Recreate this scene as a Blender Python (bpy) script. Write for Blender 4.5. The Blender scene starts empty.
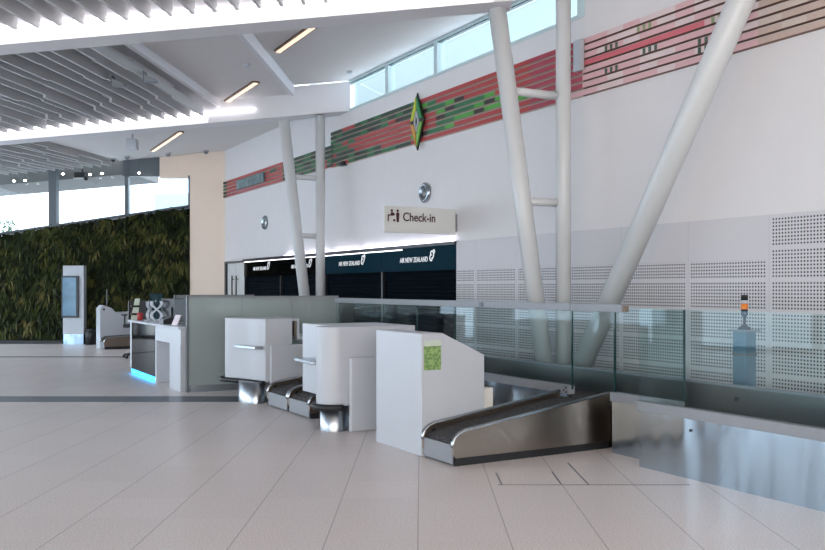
import bpy, bmesh, math, random
from mathutils import Vector, Matrix
random.seed(7)
C = bpy.context.scene.collection
PI = math.pi
def lin(c):
    return tuple((v/255/12.92 if v/255 <= .04045 else ((v/255+.055)/1.055)**2.4) for v in c)

# ------------------------------------------------------------------ camera, sky, lights, exposure
scn = bpy.context.scene
cam = bpy.data.cameras.new('camera'); camo = bpy.data.objects.new('camera', cam); C.objects.link(camo)
camo.location = (0, 0, 1.646); camo.rotation_euler = (PI/2, 0, 0)
cam.sensor_width = 36; cam.lens = 880/825*36
cam.shift_x = -0.0103; cam.shift_y = 0.01576; cam.clip_end = 400
scn.camera = camo
world = bpy.data.worlds.new('sky'); scn.world = world; world.use_nodes = True
nt = world.node_tree; nt.nodes.clear()
wo = nt.nodes.new('ShaderNodeOutputWorld'); bg = nt.nodes.new('ShaderNodeBackground')
tc = nt.nodes.new('ShaderNodeTexCoord'); nz = nt.nodes.new('ShaderNodeTexNoise'); rp = nt.nodes.new('ShaderNodeValToRGB')
nz.inputs['Scale'].default_value = 2.2; nz.inputs['Detail'].default_value = 4
rp.color_ramp.elements[0].position = .38; rp.color_ramp.elements[0].color = (.60, .78, 1.0, 1)
rp.color_ramp.elements[1].position = .62; rp.color_ramp.elements[1].color = (1.0, .99, .97, 1)
nt.links.new(tc.outputs['Generated'], nz.inputs['Vector']); nt.links.new(nz.outputs['Fac'], rp.inputs['Fac'])
nt.links.new(rp.outputs['Color'], bg.inputs['Color']); bg.inputs['Strength'].default_value = 2.6
nt.links.new(bg.outputs['Background'], wo.inputs['Surface'])
def area(name, loc, rot, sx, sy, e, col):
    l = bpy.data.lights.new(name, 'AREA'); l.shape = 'RECTANGLE'; l.size = sx; l.size_y = sy; l.energy = e; l.color = col
    o = bpy.data.objects.new(name, l); C.objects.link(o); o.location = loc; o.rotation_euler = rot
    return o
# daylight entering through the glazed facade on the left of the hall
area('daylight_left', (-14.4, 8, 2.3), (0, -PI/2, 0), 4.4, 34, 740, (.56, .78, 1.0))
area('daylight_rear', (-2, -9.4, 2.8), (PI/2, 0, 0), 20, 4.4, 1000, (1.0, .95, .90))  # fill lamp added in front of the solid rear wall
scn.view_settings.view_transform = 'Standard'; scn.view_settings.look = 'None'
scn.view_settings.gamma = 1; scn.view_settings.use_curve_mapping = False
scn.view_settings.exposure = 0.88

# ------------------------------------------------------------------ materials
def mat(name, col, rough=.5, metal=0, emit=None, es=1, spec=.5, noise=None, bump=None, alpha=None):
    m = bpy.data.materials.new(name); m.use_nodes = True
    n = m.node_tree; p = n.nodes['Principled BSDF']
    c = lin(col)
    p.inputs['Base Color'].default_value = (*c, 1); p.inputs['Roughness'].default_value = rough
    p.inputs['Metallic'].default_value = metal; p.inputs['Specular IOR Level'].default_value = spec
    if emit: p.inputs['Emission Color'].default_value = (*lin(emit), 1); p.inputs['Emission Strength'].default_value = es
    t = n.nodes.new('ShaderNodeTexCoord')
    sc, amt = noise or (3, .012)
    z = n.nodes.new('ShaderNodeTexNoise'); z.inputs['Scale'].default_value = sc; z.inputs['Detail'].default_value = 3
    n.links.new(t.outputs['Object'], z.inputs['Vector'])
    r = n.nodes.new('ShaderNodeValToRGB')
    r.color_ramp.elements[0].position = .3; r.color_ramp.elements[1].position = .7
    r.color_ramp.elements[0].color = (*[max(0, v*(1-amt)) for v in c], 1)
    r.color_ramp.elements[1].color = (*[min(1, v*(1+amt)) for v in c], 1)
    n.links.new(z.outputs['Fac'], r.inputs['Fac']); n.links.new(r.outputs['Color'], p.inputs['Base Color'])
    if bump:
        bz = n.nodes.new('ShaderNodeTexNoise'); bz.inputs['Scale'].default_value = bump[0]
        mp = n.nodes.new('ShaderNodeMapping'); mp.inputs['Scale'].default_value = bump[2] if len(bump) > 2 else (1, 1, 1)
        n.links.new(t.outputs['Object'], mp.inputs['Vector']); n.links.new(mp.outputs['Vector'], bz.inputs['Vector'])
        b = n.nodes.new('ShaderNodeBump'); b.inputs['Strength'].default_value = bump[1]; b.inputs['Distance'].default_value = .1
        n.links.new(bz.outputs['Fac'], b.inputs['Height']); n.links.new(b.outputs['Normal'], p.inputs['Normal'])
    return m
def glass(name, tint, refl=.12, frost=0, fcol=(150, 160, 160), rough=.02):
    m = bpy.data.materials.new(name); m.use_nodes = True; n = m.node_tree; n.nodes.clear()
    o = n.nodes.new('ShaderNodeOutputMaterial'); tr = n.nodes.new('ShaderNodeBsdfTransparent'); tr.inputs['Color'].default_value = (*tint, 1)
    gl = n.nodes.new('ShaderNodeBsdfGlossy'); gl.inputs['Roughness'].default_value = rough; gl.inputs['Color'].default_value = (.9, .97, 1, 1)
    lw = n.nodes.new('ShaderNodeLayerWeight'); lw.inputs['Blend'].default_value = .5
    fr = n.nodes.new('ShaderNodeMath'); fr.operation = 'POWER'; fr.inputs[1].default_value = 5.0
    n.links.new(lw.outputs['Facing'], fr.inputs[0])
    ad = n.nodes.new('ShaderNodeMath'); ad.operation = 'ADD'; ad.inputs[1].default_value = refl; ad.use_clamp = True
    mx = n.nodes.new('ShaderNodeMixShader')
    n.links.new(fr.outputs[0], ad.inputs[0]); n.links.new(ad.outputs[0], mx.inputs[0])
    n.links.new(gl.outputs[0], mx.inputs[2])
    if frost:
        d = n.nodes.new('ShaderNodeBsdfDiffuse'); d.inputs['Color'].default_value = (*lin(fcol), 1)
        m2 = n.nodes.new('ShaderNodeMixShader'); m2.inputs[0].default_value = frost
        n.links.new(tr.outputs[0], m2.inputs[1]); n.links.new(d.outputs[0], m2.inputs[2]); n.links.new(m2.outputs[0], mx.inputs[1])
    else: n.links.new(tr.outputs[0], mx.inputs[1])
    n.links.new(mx.outputs[0], o.inputs['Surface'])
    return m
class N:                                            # tiny node-maths helper
    def __init__(s, m): s.t = m.node_tree
    def m(s, op, a, b=0.0, c=None):
        n = s.t.nodes.new('ShaderNodeMath'); n.operation = op
        for i, v in enumerate((a, b, c)):
            if v is None: continue
            if isinstance(v, (int, float)): n.inputs[i].default_value = v
            else: s.t.links.new(v, n.inputs[i])
        return n.outputs[0]

M = {}
M['wall'] = mat('painted wall', (222, 219, 219), .6)
M['pier'] = mat('painted pier', (240, 221, 204), .6)
M['panelw'] = mat('white ceiling lining', (222, 219, 218), .7)
M['white'] = mat('white laminate', (186, 191, 198), .35)
M['beam'] = mat('beam paint', (224, 224, 228), .5)
M['column'] = mat('column paint', (206, 209, 210), .32)
M['slat'] = mat('baffle grey', (192, 192, 193), .6)
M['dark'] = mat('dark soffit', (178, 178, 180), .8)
M['steel'] = mat('brushed steel', (172, 190, 204), .17, 1, bump=(1.5, .9, (1, 1, .22)))
M['steel2'] = mat('polished steel', (176, 182, 188), .3, 1)
M['steelwarm'] = mat('conveyor steel', (140, 128, 118), .3, 1, bump=(4, .08))
M['alu'] = mat('pale aluminium', (138, 142, 147), .5, .2)
M['chrome'] = mat('chrome', (165, 172, 178), .25, 1)
M['black'] = mat('black rubber', (24, 25, 28), .5)
M['blackm'] = mat('black metal', (34, 36, 40), .35)
M['belt'] = mat('belt rubber', (52, 51, 53), .6, noise=(30, 1.2), bump=(70, .6))
M['gloss'] = mat('black gloss', (8, 9, 10), .06, spec=.05)
M['frame'] = mat('dark window frame', (92, 100, 106), .45)
M['framel'] = mat('pale window frame', (196, 214, 216), .45)
M['led'] = mat('led strip', (255, 255, 255), .5, emit=(255, 250, 255), es=4)
M['led2'] = mat('wall wash led', (255, 255, 255), .5, emit=(238, 230, 255), es=2)
M['ledc'] = mat('cyan led', (60, 190, 255), .5, emit=(40, 175, 255), es=2.6)
M['spot'] = mat('downlight', (255, 255, 255), .5, emit=(255, 246, 235), es=5)
M['warm'] = mat('light diffuser', (240, 222, 204), .5, emit=(255, 226, 200), es=.55)
M['bronze'] = mat('light trim', (116, 92, 76), .5)
M['glass'] = glass('clear glass', (.88, .94, .94), .015)
M['glassw'] = glass('window glass', (.93, .97, .98), .02)
M['gedge'] = mat('glass edge', (38, 66, 66), .2)
M['frost'] = glass('grey printed glass', (.78, .84, .84), .04, .6, (176, 186, 184), .12)
M['blueglass'] = glass('blue glass', (.5, .66, .74), .05, .25, (70, 100, 118), .05)
M['red'] = mat('red plastic', (176, 60, 62), .4)
M['orange'] = mat('orange lens', (226, 132, 52), .3)
M['wood'] = mat('brown board', (120, 104, 92), .5)
M['yellow'] = mat('yellow plastic', (210, 190, 90), .4)
M['paleg'] = mat('pale card', (190, 200, 182), .5)
M['maroon'] = mat('dark maroon print', (70, 28, 40), .5)
M['logo'] = mat('white logo', (240, 242, 244), .4, emit=(255, 255, 255), es=.15)
M['grass'] = mat('soil fabric', (16, 20, 12), .9)
M['ground'] = mat('outside paving', (190, 192, 194), .8)
M['facade'] = mat('outside building cladding', (160, 176, 184), .5)
M['canopy'] = mat('canopy lining', (104, 100, 98), .7)
M['strip'] = mat('dark stone strip', (92, 98, 108), .35, noise=(50, .2))
M['tealblack'] = mat('shutter header', (8, 44, 56), .5, spec=.02)  # teal reflection painted into the colour of the nearer headers
M['screen'] = mat('kiosk screen', (50, 80, 105), .15, emit=(90, 130, 150), es=.25, noise=(2.0, .5))

# floor: 600 mm speckled tiles
def floor_mat():
    m = mat('speckled floor tile', (176, 168, 166), .36); n = m.node_tree; p = n.nodes['Principled BSDF']; k = N(m)
    for l in list(p.inputs['Base Color'].links): n.links.remove(l)
    tc = n.nodes.new('ShaderNodeTexCoord'); sp = n.nodes.new('ShaderNodeSeparateXYZ'); n.links.new(tc.outputs['Object'], sp.inputs[0])
    fx = k.m('FRACT', k.m('DIVIDE', k.m('ADD', sp.outputs[0], 30.02), .6)); fy = k.m('FRACT', k.m('DIVIDE', k.m('ADD', sp.outputs[1], 29.7), .6))
    gx = k.m('LESS_THAN', k.m('ABSOLUTE', k.m('SUBTRACT', fx, .5)), .493)
    gy = k.m('LESS_THAN', k.m('ABSOLUTE', k.m('SUBTRACT', fy, .5)), .496)
    gy2 = k.m('MAXIMUM', gy, .7)
    g = k.m('MULTIPLY', gx, gy2)
    cid = n.nodes.new('ShaderNodeCombineXYZ')
    n.links.new(k.m('FLOOR', k.m('DIVIDE', k.m('ADD', sp.outputs[0], 30.02), .6)), cid.inputs[0])
    n.links.new(k.m('FLOOR', k.m('DIVIDE', k.m('ADD', sp.outputs[1], 29.7), .6)), cid.inputs[1])
    wn = n.nodes.new('ShaderNodeTexWhiteNoise'); wn.noise_dimensions = '2D'; n.links.new(cid.outputs[0], wn.inputs['Vector'])
    v1 = n.nodes.new('ShaderNodeTexNoise'); v1.inputs['Scale'].default_value = 75; v1.inputs['Detail'].default_value = 2
    n.links.new(tc.outputs['Object'], v1.inputs['Vector'])
    val = k.m('ADD', k.m('MULTIPLY', v1.outputs['Fac'], .9), k.m('ADD', k.m('MULTIPLY', wn.outputs['Value'], .05), .5))
    val = k.m('MULTIPLY', val, k.m('ADD', k.m('MULTIPLY', g, .42), .58))
    vm = n.nodes.new('ShaderNodeVectorMath'); vm.operation = 'SCALE'; vm.inputs[0].default_value = lin((226, 217, 214))
    n.links.new(val, vm.inputs['Scale']); n.links.new(vm.outputs[0], p.inputs['Base Color'])
    return m
M['floor'] = floor_mat()

def perf_mat():                                    # perforated acoustic lining; object space: x = along wall, z = up
    m = mat('perforated lining', (216, 214, 216), .55); n = m.node_tree; p = n.nodes['Principled BSDF']; k = N(m)
    for l in list(p.inputs['Base Color'].links): n.links.remove(l)
    tc = n.nodes.new('ShaderNodeTexCoord'); sp = n.nodes.new('ShaderNodeSeparateXYZ'); n.links.new(tc.outputs['Object'], sp.inputs[0])
    q, z = sp.outputs[0], sp.outputs[2]            # q measured from the far end of the lining, z from the floor
    PER = 1.14
    qq = k.m('ADD', q, 12.6-6.32+PER*6*0)           # zero at the joint
    qq = k.m('SUBTRACT', q, (12.6-6.32) - PER*10)
    uc = k.m('MULTIPLY', k.m('FRACT', k.m('DIVIDE', qq, PER)), 30)      # 30 hole columns a panel
    colmask = k.m('MULTIPLY', k.m('GREATER_THAN', uc, 1.0), k.m('LESS_THAN', uc, 29.0))
    zz = k.m('SUBTRACT', 2.40, z)                   # downward
    vr = k.m('MULTIPLY', k.m('FRACT', k.m('DIVIDE', zz, .342)), 9)
    rowmask = k.m('LESS_THAN', vr, 7.98)
    du = k.m('SUBTRACT', k.m('FRACT', uc), .5); dv = k.m('SUBTRACT', k.m('FRACT', vr), .5)
    rr = k.m('ADD', k.m('MULTIPLY', du, du), k.m('MULTIPLY', dv, dv))
    dot = k.m('LESS_THAN', rr, .085)
    right = k.m('GREATER_THAN', q, 12.6-6.32)
    top = k.m('ADD', 1.955, k.m('MULTIPLY', right, .45))
    hmask = k.m('MULTIPLY', k.m('LESS_THAN', z, top), k.m('GREATER_THAN', z, .1))
    d = k.m('MULTIPLY', k.m('MULTIPLY', dot, hmask), k.m('MULTIPLY', colmask, rowmask))
    joint = k.m('MAXIMUM', k.m('LESS_THAN', uc, .16), 0)
    d = k.m('MAXIMUM', d, k.m('MULTIPLY', joint, .25))
    mx = n.nodes.new('ShaderNodeMix'); mx.data_type = 'RGBA'
    n.links.new(d, mx.inputs[0]); mx.inputs[6].default_value = (*lin((206, 204, 207)), 1); mx.inputs[7].default_value = (*lin((66, 62, 64)), 1)
    n.links.new(mx.outputs[2], p.inputs['Base Color'])
    return m
M['perf'] = perf_mat()
def attr_mat(name, rough=.5, spec=.4):
    m = mat(name, (128, 128, 128), rough, spec=spec); n = m.node_tree; p = n.nodes['Principled BSDF']
    for l in list(p.inputs['Base Color'].links): n.links.remove(l)
    a = n.nodes.new('ShaderNodeAttribute'); a.attribute_name = 'Col'; n.links.new(a.outputs['Color'], p.inputs['Base Color'])
    return m
M['art'] = attr_mat('printed art colours', .45)
M['leaf'] = attr_mat('leaf colours', .6, .25)
def shutter_mat():
    m = mat('shutter curtain', (8, 16, 24), .6, spec=.02); n = m.node_tree; p = n.nodes['Principled BSDF']; k = N(m)
    tc = n.nodes.new('ShaderNodeTexCoord'); sp = n.nodes.new('ShaderNodeSeparateXYZ'); n.links.new(tc.outputs['Object'], sp.inputs[0])
    h = k.m('ABSOLUTE', k.m('SUBTRACT', k.m('FRACT', k.m('DIVIDE', sp.outputs[2], .075)), .5))
    b = n.nodes.new('ShaderNodeBump'); b.inputs['Strength'].default_value = .7; b.inputs['Distance'].default_value = .05
    n.links.new(h, b.inputs['Height']); n.links.new(b.outputs['Normal'], p.inputs['Normal'])
    return m
M['shutter'] = shutter_mat()
def poster_mat():
    m = mat('poster print', (90, 150, 70), .35); n = m.node_tree; p = n.nodes['Principled BSDF']; k = N(m)
    for l in list(p.inputs['Base Color'].links): n.links.remove(l)
    tc = n.nodes.new('ShaderNodeTexCoord'); sp = n.nodes.new('ShaderNodeSeparateXYZ'); n.links.new(tc.outputs['Object'], sp.inputs[0])
    v = n.nodes.new('ShaderNodeTexVoronoi'); v.inputs['Scale'].default_value = 34; n.links.new(tc.outputs['Object'], v.inputs['Vector'])
    r = n.nodes.new('ShaderNodeValToRGB'); e = r.color_ramp.elements
    e[0].color = (*lin((52, 104, 50)), 1); e[1].color = (*lin((150, 176, 112)), 1); e[1].position = .8
    n.links.new(v.outputs['Distance'], r.inputs['Fac'])
    mx = n.nodes.new('ShaderNodeMix'); mx.data_type = 'RGBA'; mx.inputs[7].default_value = (*lin((206, 214, 206)), 1)
    n.links.new(k.m('MULTIPLY', k.m('GREATER_THAN', sp.outputs[2], .235), .8), mx.inputs[0]); n.links.new(r.outputs['Color'], mx.inputs[6])
    n.links.new(mx.outputs[2], p.inputs['Base Color'])
    return m
M['poster'] = poster_mat()

# ------------------------------------------------------------------ builders
# Two plan frames: 'w' = tile grid; 'q' = check-in wall grid, x = along the wall towards the camera (q = -s), y = t into the wall
RQ = Matrix.Rotation(-PI/3, 4, 'Z')
ORG = {}
class MB:
    def __init__(s): s.b = bmesh.new(); s.cl = None
    def box(s, x0, x1, y0, y1, z0, z1):
        v = [s.b.verts.new(p) for p in ((x0,y0,z0),(x1,y0,z0),(x1,y1,z0),(x0,y1,z0),(x0,y0,z1),(x1,y0,z1),(x1,y1,z1),(x0,y1,z1))]
        for f in ((0,3,2,1),(4,5,6,7),(0,1,5,4),(1,2,6,5),(2,3,7,6),(3,0,4,7)): s.b.faces.new([v[i] for i in f])
        return s
    def prism(s, pts, d):                          # pts: planar 3-D loop, d: extrusion vector
        d = Vector(d); a = [s.b.verts.new(p) for p in pts]; c = [s.b.verts.new(Vector(p)+d) for p in pts]; n = len(pts)
        s.b.faces.new(a[::-1]); s.b.faces.new(c)
        for i in range(n): s.b.faces.new((a[i], a[(i+1) % n], c[(i+1) % n], c[i]))
        return s
    def tube(s, p0, p1, r, r2=None, n=20):
        p0 = Vector(p0); p1 = Vector(p1); r2 = r if r2 is None else r2
        m = (p1-p0).to_track_quat('Z', 'Y').to_matrix()
        a = []; c = []
        for i in range(n):
            e = m @ Vector((math.cos(2*PI*i/n), math.sin(2*PI*i/n), 0))
            a.append(s.b.verts.new(p0+e*r)); c.append(s.b.verts.new(p1+e*r2))
        s.b.faces.new(a[::-1]); s.b.faces.new(c)
        for i in range(n): s.b.faces.new((a[i], a[(i+1) % n], c[(i+1) % n], c[i])).smooth = True
        return s
    def path(s, pts, r, n=10):
        pts = [Vector(p) for p in pts]; rings = []
        for i, p in enumerate(pts):
            d = (pts[min(i+1, len(pts)-1)] - pts[max(i-1, 0)]).normalized(); m = d.to_track_quat('Z', 'Y').to_matrix()
            rings.append([s.b.verts.new(p + m @ Vector((math.cos(2*PI*k/n)*r, math.sin(2*PI*k/n)*r, 0))) for k in range(n)])
        for a, c in zip(rings, rings[1:]):
            for k in range(n): s.b.faces.new((a[k], a[(k+1) % n], c[(k+1) % n], c[k])).smooth = True
        s.b.faces.new(rings[0][::-1]); s.b.faces.new(rings[-1])
        return s
    def ribbon(s, pts, w, th):                     # flat bent strip: pts in space, w = half-width vector
        pts = [Vector(p) for p in pts]; w = Vector(w); R = []
        for i, p in enumerate(pts):
            d = (pts[min(i+1, len(pts)-1)] - pts[max(i-1, 0)]).normalized(); nn = d.cross(w).normalized()*th
            R.append([s.b.verts.new(p+w+nn), s.b.verts.new(p-w+nn), s.b.verts.new(p-w-nn), s.b.verts.new(p+w-nn)])
        for a, c in zip(R, R[1:]):
            for k in range(4): s.b.faces.new((a[k], a[(k+1) % 4], c[(k+1) % 4], c[k])).smooth = False
        s.b.faces.new(R[0][::-1]); s.b.faces.new(R[-1])
        return s
    def ball(s, c, r, sc=(1, 1, 1), n=14):
        bmesh.ops.create_uvsphere(s.b, u_segments=n, v_segments=n//2, radius=r, matrix=Matrix.Translation(c) @ Matrix.Diagonal((*sc, 1)))
        return s
    def lathe(s, c, prof, n=24):
        R = [[s.b.verts.new((c[0]+r*math.cos(2*PI*k/n), c[1]+r*math.sin(2*PI*k/n), c[2]+z)) for k in range(n)] for r, z in prof]
        for a, d in zip(R, R[1:]):
            for k in range(n): s.b.faces.new((a[k], a[(k+1) % n], d[(k+1) % n], d[k])).smooth = True
        s.b.faces.new(R[0][::-1]); s.b.faces.new(R[-1])
        return s
def place(o, org, fr):
    if fr == 'q': o.matrix_world = RQ @ Matrix.Translation(org)
    else: o.location = org
def obj(name, mb, m, parent=None, org=None, fr='q', bevel=0, colors=None, fix=True):
    if parent is not None: org, fr = ORG[parent.name]
    if org is None: org = (0, 0, 0)
    if fix: bmesh.ops.recalc_face_normals(mb.b, faces=mb.b.faces)
    for v in mb.b.verts: v.co -= Vector(org)
    me = bpy.data.meshes.new(name); mb.b.to_mesh(me); mb.b.free()
    if colors:
        a = me.color_attributes.new('Col', 'FLOAT_COLOR', 'CORNER')
        i = 0
        for p in me.polygons:
            for l in p.loop_indices: a.data[l].color = (*colors[p.index], 1)
    me.materials.append(m)
    o = bpy.data.objects.new(name, me); C.objects.link(o)
    if parent is not None: o.parent = parent
    else: place(o, org, fr)
    if bevel:
        b = o.modifiers.new('bevel', 'BEVEL'); b.width = bevel; b.segments = 2; b.limit_method = 'ANGLE'
    ORG[o.name] = (org, fr)
    return o
def thing(name, label, cat, org, fr='q', group=None):
    o = bpy.data.objects.new(name, None); C.objects.link(o); place(o, org, fr); o.empty_display_size = .2
    ORG[o.name] = (org, fr); return tag(o, label, cat, group)
def tag(o, label, cat, group=None):
    o['label'] = label; o['category'] = cat
    if group: o['group'] = group
    return o
def struct(name, mb, m, org=None, fr='q', **k):
    o = obj(name, mb, m, None, org, fr, **k); o['kind'] = 'structure'; return o
def text_mesh(txt, size, thick=.004, spacing=1.0, bold=0.0):
    cu = bpy.data.curves.new('t', 'FONT'); cu.body = txt; cu.size = size; cu.extrude = thick; cu.space_character = spacing; cu.offset = bold
    o = bpy.data.objects.new('t', cu); C.objects.link(o); dg = bpy.context.evaluated_depsgraph_get(); dg.update()
    me = bpy.data.meshes.new_from_object(o.evaluated_get(dg)); bpy.data.objects.remove(o); bpy.data.curves.remove(cu)
    return me
def text_mb(txt, size, fn, **k):                   # fn maps text (x, y, z) to the frame
    me = text_mesh(txt, size, **k); mb = MB(); mb.b.from_mesh(me); bpy.data.meshes.remove(me)
    for v in mb.b.verts: v.co = Vector(fn(*v.co))
    return mb
def zc(X, Y, off): return 4.58 + .0866*X + .05*Y + off          # the roof's slope
def slab(name, poly, off, th, m):                 # sloping slab over a plan polygon
    mb = MB(); mb.prism([(x, y, zc(x, y, off)) for x, y in poly], (0, 0, th)); return struct(name, mb, m, fr='w')
def W(s, t): return (-.5*s + .8660254*t, .8660254*s + .5*t)

# ------------------------------------------------------------------ the hall's shell
wl = lambda Y, t=8.05: (t - .5*Y)/.8660254          # X of the check-in wall at Y
struct('floor', MB().prism([(-14, -10, -.1), (wl(-10, 8.3), -10, -.1), (wl(26.5, 8.3), 26.5, -.1), (-14, 26.5, -.1)], (0, 0, .1)), M['floor'], fr='w')
struct('ground_outside', MB().box(-70, -14.05, -30, 80, -.25, -.05), M['ground'], fr='w')
struct('ground_beyond', MB().box(-14.05, 40, 26.7, 80, -.25, -.05), M['ground'], fr='w')
# dark stone strips let into the floor
struct('trim_1', MB().box(-14, -2.05, 12.71, 13.36, .0005, .003), M['strip'], fr='w')
struct('trim_2', MB().box(-10.4, -7.0, 20.9, 21.12, .0005, .003), M['black'], fr='w')
# check-in wall, q frame (q = -s); three stretches: lining, cladding behind the shutters, upper wall
struct('wall_right_upper', MB().box(-25.9, -17.25, 8.0, 8.3, 2.44, 6.3).box(-17.25, -9.35, 8.0, 8.3, 2.44, 5.385).box(-9.35, 11, 8.0, 8.3, 2.435, 7.2), M['wall'])
struct('wall_right_lining', MB().box(-12.6, 11, 7.965, 8.3, 0, 2.435), M['perf'], org=(-12.6, 7.965, 0))
struct('wall_right_behind_shutters', MB().box(-23.7, -12.6, 8.15, 8.3, 0, 2.44), M['blackm'])
struct('wall_right_end', MB().box(-25.9, -25.38, 8.0, 8.3, 0, 2.44), M['wall'])
# far wall: a white pier at its right end, spandrel, the plant wall's backing
FY = 26.3
struct('wall_far_pier', MB().prism([(-6.84, FY-.25, 0), (-5.8, FY-.25, 0), (-5.8, FY+.3, 0), (-6.84, FY+.3, 0)], (0, 0, 5.7)), M['pier'], fr='w')
struct('wall_far_head', MB().box(-7.8, -6.84, FY-.05, FY+.25, 4.93, 5.7), M['pier'], fr='w')
struct('wall_far', MB().prism([(-14, FY-.02, 0), (-6.84, FY-.02, 0), (-6.84, FY-.02, 4.03), (-14, FY-.02, 2.98)], (0, .3, 0)), M['grass'], fr='w')
sl = .146
cap = lambda X: 4.067 + (X+6.84)*sl
struct('trim_3', MB().prism([(-14, FY-.22, cap(-14)), (-6.84, FY-.22, cap(-6.84)), (-6.84, FY-.22, cap(-6.84)+.05), (-14, FY-.22, cap(-14)+.05)], (0, .5, 0)), M['frame'], fr='w')
w1 = struct('window_1', MB().box(-11.09, -10.86, FY-.1, FY+.12, cap(-11), 5.6), M['frame'], fr='w')
obj('mullion', MB().box(-8.83, -8.73, FY-.08, FY+.1, cap(-8.8), 5.7), M['frame'], w1)
obj('mullion', MB().box(-6.94, -6.84, FY-.08, FY+.1, cap(-6.9), 5.0), M['frame'], w1)
obj('header', MB().box(-8.9, -7.8, FY-.06, FY+.12, 4.98, 5.75), M['frame'], w1)
obj('pane', MB().prism([(-14, FY+.03, cap(-14)), (-6.86, FY+.03, cap(-6.86)), (-6.86, FY+.03, 5.7), (-14, FY+.03, 5.7)], (0, .012, 0)), M['glassw'], w1)
struct('wall_rear', MB().box(-14, 15, -10.3, -10, 0, 6), M['wall'], fr='w')
# glazed facade on the left, out of frame but mirrored in the steel
w2 = struct('window_2', MB().box(-14.1, -13.9, -10, 26.3, 0, .12).box(-14.1, -13.9, -10, 26.3, 3.2, 4.2), M['frame'], fr='w')
for k in range(13):
    y = -9.6 + k*2.95; obj('mullion', MB().box(-14.1, -13.85, y, y+(1.3 if k % 2 else .25), .1, 4), M['frame'], w2)  # alternate posts widened, unseen, to put dark bands into the steel's reflections
# ceilings: bays between the two beams
Y1a, Y1b, Y2a, Y2b = 11.0, 11.42, 18.6, 19.05
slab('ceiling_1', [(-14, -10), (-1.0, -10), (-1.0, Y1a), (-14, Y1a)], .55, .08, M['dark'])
slab('ceiling_2', [(-1.0, -10), (wl(-10), -10), (wl(Y1b), Y1b), (-1.0, Y1b)], .62, .08, M['panelw'])
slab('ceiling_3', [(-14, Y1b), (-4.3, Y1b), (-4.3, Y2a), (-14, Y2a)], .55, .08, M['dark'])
slab('ceiling_4', [(-4.25, Y1b), (-2.72, Y1b), (-2.72, Y2a), (-4.25, Y2a)], .47, .08, M['panelw'])
slab('ceiling_5', [(-2.67, Y1b), (wl(Y1b), Y1b), (wl(Y2a), Y2a), (-2.67, Y2a)], .65, .08, M['panelw'])
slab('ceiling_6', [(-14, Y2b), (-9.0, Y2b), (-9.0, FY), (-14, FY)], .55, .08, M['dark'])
slab('ceiling_7', [(-9.0, Y2b), (wl(Y2b), Y2b), (wl(FY), FY), (-9.0, FY)], .33, .3, M['panelw'])
slab('trim_4', [(-4.31, Y1b), (-4.23, Y1b), (-4.23, Y2a), (-4.31, Y2a)], .33, .2, M['beam'])
slab('trim_5', [(-2.76, Y1b), (-2.68, Y1b), (-2.68, Y2a), (-2.76, Y2a)], .44, .28, M['beam'])
# clerestory window in the check-in wall
w3 = struct('window_3', MB().box(-17.25, -9.35, 7.98, 8.14, 5.385, 5.43).box(-17.25, -9.35, 7.98, 8.14, 5.98, 6.2), M['framel'])
for a, b in ((-17.25, -17.08), (-15.24, -15.12), (-13.39, -13.27), (-11.5, -11.38), (-9.5, -9.35)):
    obj('mullion', MB().box(a, b, 7.99, 8.14, 5.43, 5.98), M['framel'], w3)
obj('pane', MB().box(-17.1, -9.4, 8.08, 8.09, 5.43, 5.98), M['glassw'], w3)
obj('glazing_bead', MB().box(-17.1, -9.4, 8.0, 8.07, 5.965, 5.99), M['gedge'], w3)

# ------------------------------------------------------------------ roof beams with light coves
def beam(Ya, Yb, X1, label, hgt, led1):
    X0 = -14
    t = thing('roof_beam', label, 'beam', (X0, (Ya+Yb)/2, zc(X0, Ya, 0)), 'w')
    z = lambda X, o: 4.58 + .0866*X + .05*(Ya+Yb)/2 + o
    obj('girder', MB().prism([(X0, Ya, z(X0, 0)), (X1, Ya, z(X1, 0)), (X1, Ya, z(X1, hgt)), (X0, Ya, z(X0, hgt))], (0, Yb-Ya, 0)), M['beam'], t)
    obj('light_cove', MB().prism([(X0, Ya-.012, z(X0, .0)), (led1, Ya-.012, z(led1, .0)), (led1, Ya-.012, z(led1, .165)), (X0, Ya-.012, z(X0, .165))], (0, .01, 0)), M['cove'], t)
    obj('led_strip', MB().prism([(X0, Ya-.05, z(X0, .2)), (led1+1.0, Ya-.05, z(led1+1.0, .2)), (led1+1.0, Ya-.05, z(led1+1.0, .218)), (X0, Ya-.05, z(X0, .218))], (0, .03, 0)), M['led'], t)
    return t
M['cove'] = mat('luminous cove', (255, 255, 255), .5, emit=(255, 250, 252), es=.22)  # emission paints the strip's light onto the beam's front face
beam(Y1a, Y1b, 1.15, 'nearer white roof beam with a lit cove crossing the top of the hall', .62, .9)
beam(Y2a, Y2b, -1.5, 'farther white roof beam with a lit cove ending at the raking post', .62, -4.5)

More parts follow.
